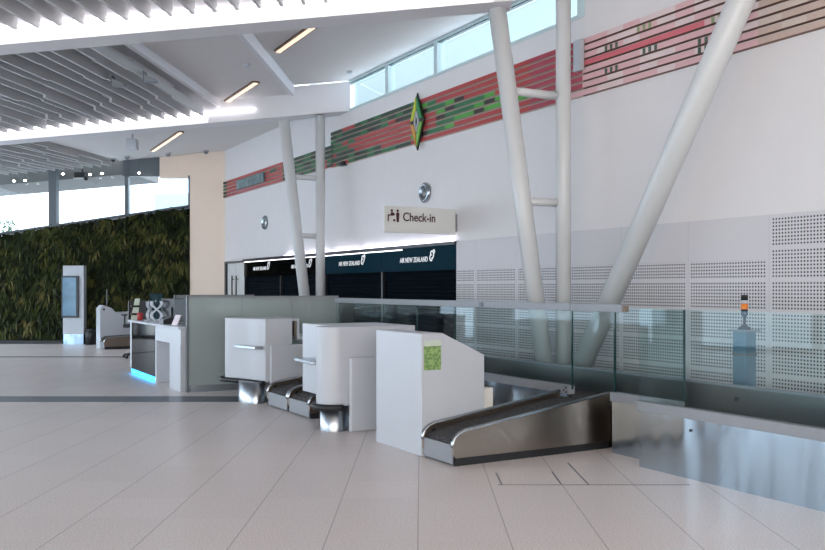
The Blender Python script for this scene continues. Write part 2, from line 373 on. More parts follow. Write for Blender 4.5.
# ------------------------------------------------------------------ ceiling baffles
def baffles(Xs, Ya, Yb, lab, grp, seg):
    for X in Xs:
        mb = MB(); y = Ya; o = .2 + random.choice((0, .04))
        while y < Yb - .2:
            y2 = min(Yb, y + random.uniform(*seg)); y2 = Yb if Yb-y2 < .5 else y2; o = .165 if y2 == Yb else o
            mb.prism([(X, y, zc(X, y, o)), (X, y2, zc(X, y2, o)), (X, y2, zc(X, y2, o+.19)), (X, y, zc(X, y, o+.19))], (.045, 0, 0))
            y = y2; o = .19 + random.choice((0, .03, .06))
        tag(obj('ceiling_baffle', mb, M['slat'], org=(X, Ya, zc(X, Ya, .3)), fr='w'), lab, 'ceiling baffle', grp)
baffles([-1.2 - .275*k for k in range(26)], 3.0, Y1a-.06, 'long grey ceiling baffle in front of the nearer lit roof beam', 'ceiling baffles in the nearest bay', (2.5, 5))
baffles([-4.62 - .275*k for k in range(32)], Y1b+.02, Y2a-.06, 'grey ceiling baffle between the two lit roof beams', 'ceiling baffles in the middle bay', (1.4, 3.2))
baffles([-9.2 - .275*k for k in range(16)], Y2b+.02, FY-.3-.0, 'short grey ceiling baffle between the farther beam and the plant wall windows', 'ceiling baffles in the far bay', (1.5, 3))

# ------------------------------------------------------------------ columns
def column(label, s, t0, top_t, top_z, dz, rake_right=None, struts=()):
    o = thing('steel_column', label, 'column', (-s, t0, 0))
    obj('vertical_post', MB().tube((-s, t0, 0), (-s, t0, dz), .1), M['column'], o)
    obj('raking_post', MB().tube((-s-.12, t0-.12, 0), (-s-.12, top_t, top_z), .115), M['column'], o)
    for z in struts:
        f = z/top_z; obj('cross_strut', MB().tube((-s-.1, t0-.12+(top_t-t0+.12)*f, z), (-s-.02, t0, z), .055), M['column'], o)
    if rake_right: obj('leaning_post', MB().tube((-s+.02, t0-.05, 0), (-rake_right[0], t0-.05, rake_right[1]), .13, .15), M['column'], o)
    return o
column('nearer white tubular column with a vertical, a raking and a wide leaning post', 9.2, 7.5, 6.5, 5.32, 6.6, (4.7, 7.1), (2.78, 4.2))
column('farther white tubular column with two posts beside the black shutters', 17.27, 7.5, 6.72, 5.15, 5.3, None, (2.75, 3.98))
tag(obj('junction_box', MB().box(-9.46, -9.3, 7.88, 7.952, 4.62, 5.05), M['white'], org=(-9.38, 7.952, 4.62), bevel=.01), 'white service box on the wall beside the nearer vertical post', 'box')
tag(obj('junction_box', MB().box(-17.2, -16.98, 7.9, 7.998, 4.25, 4.34).box(-17.17, -17.01, 7.88, 7.9, 4.26, 4.33), M['blackm'], org=(-17.1, 7.998, 4.25), bevel=.005), 'small black bracket box at the lower corner of the striped band', 'box')

# ------------------------------------------------------------------ striped art band
P = dict(r=(172, 66, 64), cr=(166, 66, 80), g=(44, 108, 66), bg=(84, 160, 66), dg=(32, 62, 44), k=(46, 30, 30), pk=(218, 172, 174), lp=(222, 200, 198), tan=(196, 172, 158), lt=(206, 190, 178), br=(128, 98, 88))
def art(s, i, n):                                   # colour of batten i (0 = lowest) at s
    h = (i+.5)/n; r = random.random()
    if n == 5:
        if s > 25.0: return 'dg' if r < .7 else 'g'
        if s > 20.6: return ('cr' if i < 2 and s > 22 else 'r') if not (i in (3,) and s < 21.6 and r < .5) else 'dg'
        return 'dg' if r < .62 else ('g' if r < .9 else 'r')
    d = abs(s-14.0)
    if s > 16.6: return 'dg' if r < .55 else ('g' if r < .75 else ('r' if r < .93 else 'k'))
    if s > 14.0: 
        if abs(h-.42) < .28 - .07*abs(s-14.8) : return 'r'
        return 'dg' if r < .6 else ('g' if r < .85 else 'k')
    if s > 10.6:
        edge = .95 - (14-s)*.16; low = .1 + (14-s)*.06
        if h > edge or h < low: return 'r'
        if s > 13.3 and .3 < h < .6: return 'r'
        c = (int(s*3.2)+i) % 4
        return 'k' if c == 0 and r < .8 else ('bg' if c == 1 or s < 11.8 else 'g')
    if s > 9.4: return 'cr' if r < .93 else 'pk'
    if s > 6.5: return 'pk' if r < .6 else 'lp'
    return 'tan' if r < .5 else 'lt'
def band(label, s0, s1, z0, n, step):
    o = thing('wall_artwork', label, 'artwork', (-s1, 7.999, z0))
    pitch = .1
    for i in range(n):
        mb = MB(); cols = []; s = s1; step0 = step; zb = z0 + i*pitch
        while s > s0 + .01:
            e = max(s0, s-(step0 if s > 9.31 else .05)); random.seed(int(round((s+e)/2/.3)*31+i*977)) if s < 9.31 else None
            c = lin(P[art(round((s+e)/2/.3)*.3 if s < 9.31 else (s+e)/2, i, n)])
            sm = (s+e)/2
            if n == 8 and sm < 9.3 and sm > 5:          # green hash marks and red wave on the pink stretch
                for (ms, mi) in ((8.8, 5), (8.75, 2), (8.1, 3), (7.2, 1), (8.15, 6), (7.0, 4), (7.15, 2), (6.6, 6)):
                    if mi == i and abs(sm-ms) < .15 and int(sm*20) % 2: c = lin(P['dg'] if mi not in (6, 4) else (130, 150, 96)) if not isinstance(P.get('x'), tuple) else c
                if i in (4,) and sm > 7.2: c = lin((206, 92, 104))
            under = lin(P['br']) if sm < 9.4 else lin((196, 178, 168))  # batten slopes: brown paints shadow lines, pale paints lit edges
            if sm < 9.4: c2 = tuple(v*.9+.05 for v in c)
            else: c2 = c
            x0, x1 = -s, -e; y0, y1 = 7.955, 7.999
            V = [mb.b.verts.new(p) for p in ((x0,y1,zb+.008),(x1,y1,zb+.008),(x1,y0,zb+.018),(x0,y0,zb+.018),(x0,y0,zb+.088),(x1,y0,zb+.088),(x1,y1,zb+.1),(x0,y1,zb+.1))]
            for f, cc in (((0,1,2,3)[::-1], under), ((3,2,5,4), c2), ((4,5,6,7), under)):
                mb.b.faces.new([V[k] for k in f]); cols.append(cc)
            s = e
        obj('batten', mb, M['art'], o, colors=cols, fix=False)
    return o
def lin2(c): return lin(c)
_P = P
class PD(dict):
    pass
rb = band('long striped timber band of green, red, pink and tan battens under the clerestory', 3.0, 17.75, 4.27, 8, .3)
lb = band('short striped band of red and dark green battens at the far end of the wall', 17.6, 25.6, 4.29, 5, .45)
obj('name_plaque', MB().box(-24.1, -21.9, 7.9, 7.94, 4.42, 4.66), mat('blue grey plaque', (84, 112, 118), .4, noise=(5, .6)), lb)

# diamond emblem
d = thing('diamond_emblem', 'green and yellow faceted diamond emblem on the striped band', 'emblem', (-13.84, 7.93, 4.66))
def rhomb(hw, hh, y0, y1): return MB().prism([(-13.84-hw, y1, 4.66), (-13.84, y1, 4.66-hh), (-13.84+hw, y1, 4.66), (-13.84, y1, 4.66+hh)], (0, y0-y1, 0))
obj('backing', rhomb(.25, .52, 7.905, 7.935), mat('emblem black', (30, 34, 26), .4), d)
eg = dict(y=mat('emblem yellow', (196, 206, 66), .4), g=mat('emblem green', (44, 140, 82), .4), l=mat('emblem pale green', (120, 184, 84), .4), o=mat('emblem ochre', (206, 150, 60), .4))
def facet(pts, m): obj('facet', MB().prism([(-13.84+a, 7.906, 4.66+b) for a, b in [(a*.86, b) for a, b in pts]], (0, -.025, 0)), m, d)
facet([(-.02, .44), (-.02, .24), (-.13, .04), (-.24, .03)], eg['y']); facet([(.02, .44), (.24, .03), (.13, .04), (.02, .24)], eg['g'])
facet([(-.24, -.03), (-.13, -.04), (-.02, -.24), (-.02, -.44)], eg['o']); facet([(.24, -.03), (.02, -.44), (.02, -.24), (.13, -.04)], eg['l'])
facet([(-.1, 0), (-.01, -.19), (-.01, -.12), (-.06, 0), (-.01, .12), (-.01, .19)], M['white']); facet([(.1, 0), (.01, .19), (.01, .12), (.06, 0), (.01, -.12), (.01, -.19)], M['white'])

# round wall speakers
for s, z, lab in ((13.68, 3.36, 'round chrome wall speaker above the hanging sign'), (22.0, 3.36, 'round chrome wall speaker beyond the farther column')):
    t = thing('wall_speaker', lab, 'speaker', (-s, 8.0, z))
    def ring(prof, n=28):
        mb = MB(); R = [[mb.b.verts.new((-s+r*math.cos(2*PI*k/n), 7.999-y, z+r*math.sin(2*PI*k/n))) for k in range(n)] for r, y in prof]
        for a, c in zip(R, R[1:]):
            for k in range(n): mb.b.faces.new((a[k], a[(k+1) % n], c[(k+1) % n], c[k])).smooth = True
        mb.b.faces.new(R[0]); mb.b.faces.new(R[-1]); return mb
    obj('rim', ring([(.185, 0), (.185, .035), (.16, .06), (.13, .065), (.11, .02)]), M['chrome'], t)
    obj('cone', ring([(.108, .02), (.09, .035), (.05, .05), (.02, .055)]), mat('speaker grille', (120, 120, 118), .4, .5), t)

# hanging check-in sign (at right angles to the wall)
t = thing('hanging_sign', 'pale grey sign board reading Check-in, standing out from the wall', 'sign', (-12.62, 7.9, 2.55))
obj('board', MB().box(-12.66, -12.62, 6.6, 7.96, 2.55, 2.98), mat('sign board grey', (222, 223, 219), .5), t, bevel=.004)
obj('bracket', MB().box(-12.655, -12.625, 7.94, 7.999, 2.6, 2.9), M['alu'], t)
cs = -12.615
# sign text measured against the board: letters start a third of the way across
obj('sign_text', text_mb('Check-in', .2, lambda x, y, z: (cs+z, 6.94+x*.86, 2.745+y), thick=.003, bold=.002), M['maroon'], t)
ic = MB(); yy = 6.66
ic.box(cs, cs+.004, yy+.0, yy+.02, 2.73, 2.83).box(cs, cs+.004, yy, yy+.09, 2.82, 2.84)
ic.tube((cs, yy+.075, 2.905), (cs+.004, yy+.075, 2.905), .022, n=12).prism([(cs, yy+.05, 2.82), (cs, yy+.1, 2.82), (cs, yy+.14, 2.84), (cs, yy+.1, 2.878), (cs, yy+.06, 2.88)], (.004, 0, 0))
ic.tube((cs, yy+.185, 2.905), (cs+.004, yy+.185, 2.905), .022, n=12).prism([(cs, yy+.165, 2.72), (cs, yy+.205, 2.72), (cs, yy+.215, 2.86), (cs, yy+.2, 2.878), (cs, yy+.17, 2.878), (cs, yy+.155, 2.86)], (.004, 0, 0))
ic.box(cs, cs+.004, yy+.1, yy+.14, 2.73, 2.765)
obj('sign_pictogram', ic, M['maroon'], t)

# ------------------------------------------------------------------ roller shutters with logo headers
labs = ['nearest black roller shutter, header tinted teal, at the perforated lining', 'second black roller shutter, just right of the farther column',
        'third black roller shutter, partly behind the farther column', 'farthest black roller shutter, next to the white double door']
for k in range(4):
    s0 = 12.6 + 2.76*k; s1 = s0 + 2.76; a, b = -s1, -s0
    t = thing('roller_shutter', labs[k], 'shutter', (a, 8.02, 0), group='shutters along the check-in wall')
    obj('curtain', MB().box(a+.03, b-.03, 8.04, 8.08, 0, 1.96), M['shutter'], t)
    obj('header_panel', MB().box(a+.005, b-.005, 7.97, 8.1, 1.96, 2.38), M['tealblack'] if k < 2 else M['gloss'], t)
    obj('side_rail', MB().box(a, a+.03, 7.98, 8.1, 0, 1.96), M['blackm'], t); obj('side_rail', MB().box(b-.03, b, 7.98, 8.1, 0, 1.96), M['blackm'], t)
    lc = -(13.97 + (2.76*k)); 
    obj('logo_lettering', text_mb('AIR NEW ZEALAND', .13, lambda x, y, z: (lc-.62+x*.86, 7.965-z, 2.12+y), thick=.003, bold=.0008, spacing=1.05), M['logo'], t)
    kx, kz = lc+.56, 2.2
    mk = MB()
    def curl(cx, cz, r, a0, a1, w):
        pts = []
        for j in range(15):
            f = j/14; an = a0 + (a1-a0)*f; rr = r*(1-.75*f); pts.append((cx+rr*math.cos(an), 7.96, cz+rr*math.sin(an)))
        mk.ribbon(pts, (0, .004, 0), w)
    curl(kx, kz+.05, .085, -1.6, 4.4, .013); curl(kx-.01, kz-.03, .07, 1.6, 6.6, .012); curl(kx+.07, kz+.1, .045, -2, 3, .01)
    obj('logo_emblem', mk, M['logo'], t)
tag(obj('light_trough', MB().box(-23.66, -12.6, 7.93, 8.0, 2.385, 2.44), M['blackm'], org=(-18, 8, 2.38)), 'long black trough along the top of the shutters', 'light trough')
t = tag(obj('light_strip', MB().box(-20.6, -12.68, 7.955, 7.985, 2.4405, 2.458), M['led2'], org=(-16, 8, 2.44)), 'white light strip washing the wall above the shutters', 'light')
t = tag(obj('light_strip', MB().box(-23.6, -14.5, 7.955, 7.966, 2.352, 2.37), mat('thin led', (255, 255, 255), emit=(255, 250, 255), es=1.6), org=(-19, 7.96, 2.35)), 'thin light line under the trough across the farther shutter headers', 'light')
for s in (13.2, 14.4, 15.6, 17.0, 18.5, 19.8):        # wash given by the same light strip
    l = bpy.data.lights.new('strip_wash', 'AREA'); l.shape = 'RECTANGLE'; l.size = 1.2; l.size_y = .03; l.energy = .35; l.color = (.93, .9, 1)
    o = bpy.data.objects.new('strip_wash', l); C.objects.link(o); o.matrix_world = RQ @ Matrix.Translation((-s, 7.93, 2.47)) @ Matrix.Rotation(PI*.9, 4, 'X')

# white double door at the far end of the wall
dr = struct('door_1', MB().box(-25.3, -24.56, 8.03, 8.08, .01, 2.36).box(-24.54, -23.8, 8.03, 8.08, .01, 2.36), mat('door paint', (206, 208, 206), .45))
obj('door_frame', MB().box(-25.42, -25.3, 7.97, 8.1, 0, 2.42).box(-25.3, -23.66, 7.97, 8.1, 2.365, 2.42), M['blackm'], dr)
for q in (-24.68, -24.3): obj('door_handle', MB().tube((q, 7.96, 1.25), (q, 7.96, 2.0), .02).tube((q, 7.96, 1.35), (q, 8.03, 1.35), .012).tube((q, 7.96, 1.9), (q, 8.03, 1.9), .012), M['blackm'], dr)

# ------------------------------------------------------------------ conveyors
def conveyor(label, s0, s1, tA=4.3, tB=5.99, grp=None, z1=.54, ext=0):
    a, b = -s1, -s0; t = thing('baggage_conveyor', label, 'conveyor', ((a+b)/2, tA, 0), group=grp)
    L = tB-tA; zz = lambda f: .30 + (z1-.30)*f
    prof = [(tA+.03, .075), (tA, .1), (tA, .2), (tA+.02, .255), (tA+.07, .295), (tA+.14, .318), (tB, z1), (tB, .075)]
    for x, nm in ((a, 0), (b-.035, 1)):
        if nm and ext: prof = prof[:-2] + [(tB+ext, z1+.02), (tB+ext, .075)]
        c = obj('side_cheek', MB().prism([(x, y, z) for y, z in prof], (.035, 0, 0)), M['steelwarm'], t, bevel=.003)
        obj('edge_rail', MB().path([(x+.0175, y, z+.006) for y, z in ([(tA+.0, .17)] + prof[2:7])], .018), M['chrome'], c)
    obj('front_plate', MB().box(a+.035, b-.035, tA+.005, tA+.02, .02, .195), M['alu'], t)
    bp = [(tA+.03, .2), (tA+.05, .235), (tA+.12, .262), (tB, z1-.045), (tB, z1-.1), (tA+.12, .2), (tA+.05, .17)]
    obj('belt', MB().prism([(a+.04, y, z) for y, z in bp], (b-a-.08, 0, 0)), M['belt'], t)
    obj('kick_base', MB().box(a+.02, b-.02, tA+.03, tB+ext, 0, .075), M['black'], t)
    if ext: obj('belt_end', MB().box(a+.18, b-.036, tB-.02, tB+ext, z1-.1, z1-.04), M['belt'], t)
    obj('bolt', MB().tube((a+.04, tA+.1, .26), (a+.06, tA+.1, .26), .018), M['blackm'], t)
    return t
conveyor('steel-sided baggage conveyor rising right beside the white box with a poster', 6.85, 7.43, ext=.21)
conveyor('low baggage conveyor close to the nearer curved counter', 10.24, 10.97, grp='paired conveyors between the curved counters')
conveyor('low baggage conveyor close to the farther curved counter', 10.99, 11.76, grp='paired conveyors between the curved counters')

def wbox(label, s0, s1, prof, name='bag_drop_cabinet'):
    t = thing(name, label, 'cabinet', (-(s0+s1)/2, prof[0][0], 0))
    obj('body', MB().prism([(-s1, y, z) for y, z in prof], (s1-s0, 0, 0)), M['white'], t, bevel=.006)
    return t
nb = wbox('plain white cabinet with sloping back and green poster, nearest of all', 7.44, 8.41, [(4.3, 0), (5.04, 0), (5.04, .965), (4.54, 1.2), (4.3, 1.2)])
pz = 1.03
pf = lambda x, y: 1.646 - (y-288)/880*0
po = MB().box(-7.436, -7.432, 4.325, 4.52, .84, 1.13)
o = obj('poster', po, M['poster'], org=(-7.434, 4.325, .84)); tag(o, 'small green leafy poster on the side of the white cabinet', 'poster')
obj('rear_ledge', MB().box(-7.9, -7.46, 5.045, 5.16, 0, .62), mat('pale ledge', (214, 212, 206), .5), nb)

fb = wbox('far white cabinet with peaked top in front of the plant wall', 25.16, 25.75, [(4.42, 0), (5.6, 0), (5.6, .98), (4.82, .98), (4.72, 1.1), (4.5, 1.18), (4.42, 1.08)])
obj('rod', MB().tube((-25.3, 4.62, 1.16), (-25.3, 4.62, 1.6), .012), M['alu'], fb)
obj('badge', MB().tube((-25.155, 4.52, 1.06), (-25.15, 4.52, 1.06), .03), M['blackm'], fb)
conveyor('far low conveyor on the near side of the peaked white cabinet', 24.56, 25.14, 4.42, 5.6, z1=.36)

# ------------------------------------------------------------------ curved counters
def counter(label, plan, side, ped, hand, bump, mirror):
    t = thing('check_in_counter', label, 'counter', (-ped[0], ped[1], 0), group='curved white check-in counters')
    obj('body', MB().prism([(-s, tt, .3) for s, tt in plan], (0, 0, .9)), M['white'], t, bevel=.004)
    pd = MB(); n = 28; R = [[pd.b.verts.new((-ped[0]+ped[2]*math.cos(2*PI*k/n), ped[1]+ped[3]*math.sin(2*PI*k/n), z)) for k in range(n)] for z in (0, .3)]
    for k in range(n): pd.b.faces.new((R[0][k], R[0][(k+1) % n], R[1][(k+1) % n], R[1][k])).smooth = True
    pd.b.faces.new(R[1]); obj('pedestal', pd, M['steel2'], t)
    obj('bumper', MB().path([(-s, tt, .285) for s, tt in bump], .037), M['black'], t)
    obj('side_box', MB().box(-side[1], -side[0], side[2], side[3], 0, side[4]), M['white'], t, bevel=.02)
    h = obj('shelf_handle', MB().prism([(-s, tt, hand[1]) for s, tt in hand[0]], (0, 0, .045)), M['chrome'], t, bevel=.008)
    return t
def arc(cs, ct, r, a0, a1, n=12):                  # plan arc, angles in degrees: 0 = nearer the camera along the wall, 90 = towards the hall
    return [(cs - r*math.cos(math.radians(a0+(a1-a0)*k/n)), ct - r*math.sin(math.radians(a0+(a1-a0)*k/n))) for k in range(n+1)]
def smooth(pts, k=8):                              # Catmull-Rom through plan points
    out = []
    for i in range(len(pts)-1):
        p = [Vector(pts[max(0, min(len(pts)-1, i+d))]) for d in (-1, 0, 1, 2)]
        for j in range(k):
            u = j/k; out.append(tuple(.5*((2*p[1]) + (-p[0]+p[2])*u + (2*p[0]-5*p[1]+4*p[2]-p[3])*u*u + (-p[0]+3*p[1]-3*p[2]+p[3])*u**3)))
    return out + [pts[-1]]
crvA = smooth([(12.0, 4.36), (12.15, 4.30), (12.4, 4.23), (12.65, 4.12), (12.84, 4.05), (12.98, 4.09), (13.05, 4.2)])
planA = [(12.0, 4.77)] + crvA + [(13.05, 4.77)]
bumpA = smooth([(11.98, 4.33), (12.15, 4.27), (12.4, 4.20), (12.65, 4.09), (12.85, 4.01), (13.01, 4.05), (13.09, 4.2)])
A = counter('farther curved white check-in counter in front of the grey glass screen', planA, (11.95, 11.998, 4.42, 5.35, .83), (12.3, 4.26, .30, .17), ([(12.0, 4.33), (12.5, 4.17), (12.56, 4.08), (12.02, 4.2)], .77), bumpA, 1)
obj('top_frame', MB().prism([(-12.05, 4.775, 1.165), (-12.05, 4.775, 1.2), (-12.05, 4.9, 1.2), (-12.05, 4.9, .93), (-12.05, 5.5, .93), (-12.05, 5.5, .895), (-12.05, 4.865, .895), (-12.05, 4.865, 1.165)], (-.85, 0, 0)), M['white'], A)
obj('back_board', MB().box(-12.9, -12.1, 4.84, 4.862, .94, 1.16), M['wood'], A)
planB = [(9.15, 5.2)] + arc(9.36, 4.24, .21, 0, 180, 20)[0:1] + [(9.15 if 0 else p[0], p[1]) for p in arc(9.36, 4.24, .21, 180, 0, 20)][::-1][1:] + [(9.57, 4.3), (9.9, 4.32), (9.9, 5.2)]
planB = [(9.15, 5.2)] + [(9.36 - .21*math.cos(PI*k/20), 4.24 - .21*math.sin(PI*k/20)) for k in range(21)] + [(9.57, 5.2)]
bumpB = [(9.36 - .24*math.cos(PI*k/14), 4.24 - .24*math.sin(PI*k/14)) for k in range(15)]
Bc = counter('nearer curved white check-in counter with rounded steel foot', planB, (9.09, 9.148, 4.32, 5.2, .85), (9.36, 4.24, .165, .165), ([(9.62, 4.2), (10.28, 4.26), (10.3, 4.12), (9.66, 4.08)], .735), bumpB, -1)
obj('wing_panel', MB().box(-10.42, -9.571, 4.28, 4.34, .345, 1.2), M['white'], Bc, bevel=.006)
obj('worktop', MB().box(-10.2, -9.571, 4.34, 5.2, 1.17, 1.2), M['white'], Bc)

# ------------------------------------------------------------------ grey glass screens
def screen(label, s, t0, t1, joints, foot=True):
    t = thing('glass_screen', label, 'screen', (-s, t0, 0))
    tj = [t0] + joints + [t1]
    for a, b in zip(tj, tj[1:]):
        obj('glass_panel', MB().box(-s-.012, -s+.012, a+.004, b-.004, .1, 1.49), M['frost'], t)
    obj('top_cap', MB().box(-s-.02, -s+.02, t0, t1, 1.49, 1.515), M['alu'], t)
    obj('end_post', MB().box(-s-.03, -s+.03, t0-.03, t0, 0, 1.515), M['frame'], t)
    obj('kick_plate', MB().box(-s-.02, -s+.03, t0+.03, t1, 0, .1), M['steel2'], t)
    return t
screen('tall grey glass screen beside the service desk, behind the curved counters', 13.85, 3.76, 6.35, [4.63, 5.48])
screen('farther grey glass screen seen over the service desk', 16.6, 4.27, 5.8, [5.0])
t = thing('desk_screen', 'small blue-tinted glass guard behind the white twisted stands', 'screen', (-18.2, 4.3, 0))
obj('glass_panel', MB().box(-18.8, -17.8, 4.3, 4.312, .1, 1.53), M['blueglass'], t); obj('foot_rail', MB().box(-18.8, -17.8, 4.28, 4.33, 0, .1), M['alu'], t)
t = tag(obj('end_panel', MB().box(-13.9, -13.8, 6.37, 6.62, 0, 1.48), M['blackm'], org=(-13.85, 6.5, 0)), 'black end panel where the grey screen meets the clear glass fence', 'panel')

# ------------------------------------------------------------------ glass fence along the take-away belt
def fence(label, t, s0, s1, joints, steel, toprail=True, zb=.52, zt=.61, gz=1.45):
    o = thing('glass_fence', label, 'fence', (-s1, t, 0))
    obj('base_rail', MB().box(-s1, -s0, t-.03, t+.05, zb, zt), M['alu'], o, bevel=.004)
    obj('steel_panel', MB().box(-s1+.01, -s0-.01, t, t+.02, 0 if steel else .12, zb), M['steel'], o)
    js = [s0] + joints + [s1]
    for a, b in zip(js, js[1:]):
        g = obj('glass_pane', MB().box(-b+.004, -a-.004, t+.005, t+.017, zt, gz), M['glass'], o)
        obj('glass_edge', MB().box(-a-.005, -a-.0005, t+.002, t+.02, zt, gz), M['gedge'], g)
    if toprail:
        r = obj('top_rail', MB().box(-s1, -s0+.0, t-.02, t+.04, gz-.045, gz+.035), M['alu'], o, bevel=.004)
    return o
f1 = fence('long clear glass fence with aluminium top rail behind the counters', 6.05, 7.29, 13.3, [9.62, 10.6], False)
obj('rail_clamp', MB().box(-9.0, -8.93, 6.02, 6.035, 1.42, 1.47), M['frame'], f1)
for q, z in ((-7.34, .585), (-7.37, .555), (-7.33, .54)): obj('screw', MB().tube((q, 6.01, z), (q, 6.02, z), .01), M['blackm'], f1)
f2 = thing('glass_fence', 'short glass fence section spanning the end of the nearest conveyor', 'fence', (-6.62, 6.08, 0))
obj('glass_pane', MB().box(-7.28, -6.64, 6.055, 6.067, .6, 1.405), M['glass'], f2)
obj('glass_pane', MB().box(-6.62, -5.72, 6.055, 6.067, .61, 1.45), M['glass'], f2)
obj('glass_edge', MB().box(-6.64, -6.62, 6.05, 6.07, .6, 1.44), M['gedge'], f2); obj('glass_edge', MB().box(-7.288, -7.28, 6.05, 6.07, .57, 1.41), M['gedge'], f2); obj('glass_edge', MB().box(-5.725, -5.715, 6.05, 6.07, .61, 1.45), M['gedge'], f2)
obj('top_rail', MB().box(-7.28, -6.5, 6.03, 6.09, 1.405, 1.485), M['alu'], f2, bevel=.004)
obj('rail_end', MB().box(-6.5, -6.46, 6.035, 6.085, 1.41, 1.47), M['wood'], f2)
obj('base_rail', MB().box(-6.66, -5.75, 6.02, 6.1, .52, .61), M['alu'], f2, bevel=.004)
obj('steel_panel', MB().box(-6.66, -5.75, 6.05, 6.07, 0, .52), M['steel'], f2)
f3 = fence('nearest glass fence on rippled steel panels at the right', 5.80, 1.0, 6.03, [3.4], True, toprail=False, gz=1.455)
obj('bolt', MB().tube((-5.4, 5.79, .42), (-5.4, 5.80, .42), .012), M['blackm'], f3)
# take-away belt and its back rail
t = thing('collector_conveyor', 'long dark take-away belt running behind the glass fence', 'conveyor', (-7, 6.5, 0))
obj('belt', MB().box(-13.5, -4.22, 6.22, 6.94, .40, .43), M['belt'], t)
obj('bed', MB().box(-13.5, -4.22, 6.24, 6.9, 0, .40), M['steelwarm'], t)
obj('back_rail', MB().box(-13.5, -4.2, 6.97, 7.01, 0, .69), mat('dull steel', (112, 112, 110), .32, .9), t)
obj('rail_lip', MB().box(-13.5, -4.2, 6.955, 7.02, .675, .695), M['alu'], t)
obj('bolt', MB().tube((-5.9, 6.955, .56), (-5.9, 6.97, .56), .025), M['blackm'], t)
t = thing('scanner_housing', 'black housing at the right end of the take-away belt', 'machine', (-3.6, 6.6, 0))
obj('case', MB().box(-4.19, -2.2, 6.2, 7.0, 0, .72), M['blackm'], t, bevel=.01); obj('lid', MB().box(-4.42, -2.2, 7.03, 7.3, .66, .74), M['blackm'], t)
obj('edge_trim', MB().box(-4.2, -4.16, 6.15, 6.2, 0, .7), M['alu'], t)
# beacon pedestal
bx, by = W(5.93, 7.4)
u = None
t = thing('beacon_post', 'slim grey-blue pedestal behind the steel rail, under the signal light', 'pedestal', (-6.16, 7.4, 0))
obj('post', MB().box(-6.25, -6.09, 7.32, 7.48, 0, 1.2), mat('blue grey metal', (92, 122, 140), .35, .3), t, bevel=.006)
obj('top_plate', MB().box(-6.28, -6.06, 7.29, 7.51, 1.2, 1.22), M['alu'], t)
obj('band', MB().box(-6.255, -6.085, 7.315, 7.485, .95, .98), M['frame'], t)
t = thing('signal_light', 'small stack light with orange lens and black cap on the pedestal', 'signal light', (-6.17, 7.4, 1.22))
c = (-6.17, 7.4)
obj('base', MB().lathe((*c, 1.22), [(.07, 0), (.065, .02), (.03, .04), (.014, .05), (.014, .13)]), M['blackm'], t)
obj('lower_module', MB().lathe((*c, 1.35), [(.02, 0), (.033, .02), (.033, .075)]), mat('dark blue module', (38, 60, 84), .35), t)
obj('orange_lens', MB().lathe((*c, 1.425), [(.034, 0), (.036, .01), (.036, .06)]), M['orange'], t)
obj('white_ring', MB().lathe((*c, 1.485), [(.034, 0), (.034, .035)]), M['white'], t)
obj('cap', MB().lathe((*c, 1.52), [(.036, 0), (.036, .05), (.03, .055)]), M['black'], t)

# ------------------------------------------------------------------ service desk
t = thing('service_desk', 'white service desk with black graphic front and cyan light at its foot', 'desk', (-15.7, 3.7, 0))
obj('top', MB().box(-17.7, -13.9, 3.62, 4.2, .99, 1.03), M['white'], t, bevel=.01)
obj('end_panel', MB().box(-17.66, -17.5, 3.66, 4.15, .12, .99), M['white'], t); obj('end_panel', MB().box(-15.62, -15.52, 3.66, 4.15, .0, .99), M['white'], t)
obj('graphic_panel', MB().box(-17.5, -15.62, 3.655, 3.7, .095, .985), M['gloss'], t)
obj('light_strip', MB().box(-17.6, -15.64, 3.67, 3.72, .02, .08), M['ledc'], t)
obj('plinth', MB().box(-17.6, -15.64, 3.73, 4.12, 0, .12), M['black'], t)
obj('apron', MB().box(-15.52, -13.92, 3.66, 4.15, .74, .99), M['white'], t)
obj('recess_panel', MB().box(-15.52, -14.62, 4.0, 4.15, 0, .74), mat('shaded laminate', (214, 216, 220), .4), t)  # recess panel paler than the rest of the desk
obj('pedestal_box', MB().box(-14.62, -13.95, 3.66, 4.15, 0, .74), M['white'], t, bevel=.005)
def dth(nm, lab, cat, s, tt, z=1.03, grp=None): return thing(nm, lab, cat, (-s, tt, z), group=grp)
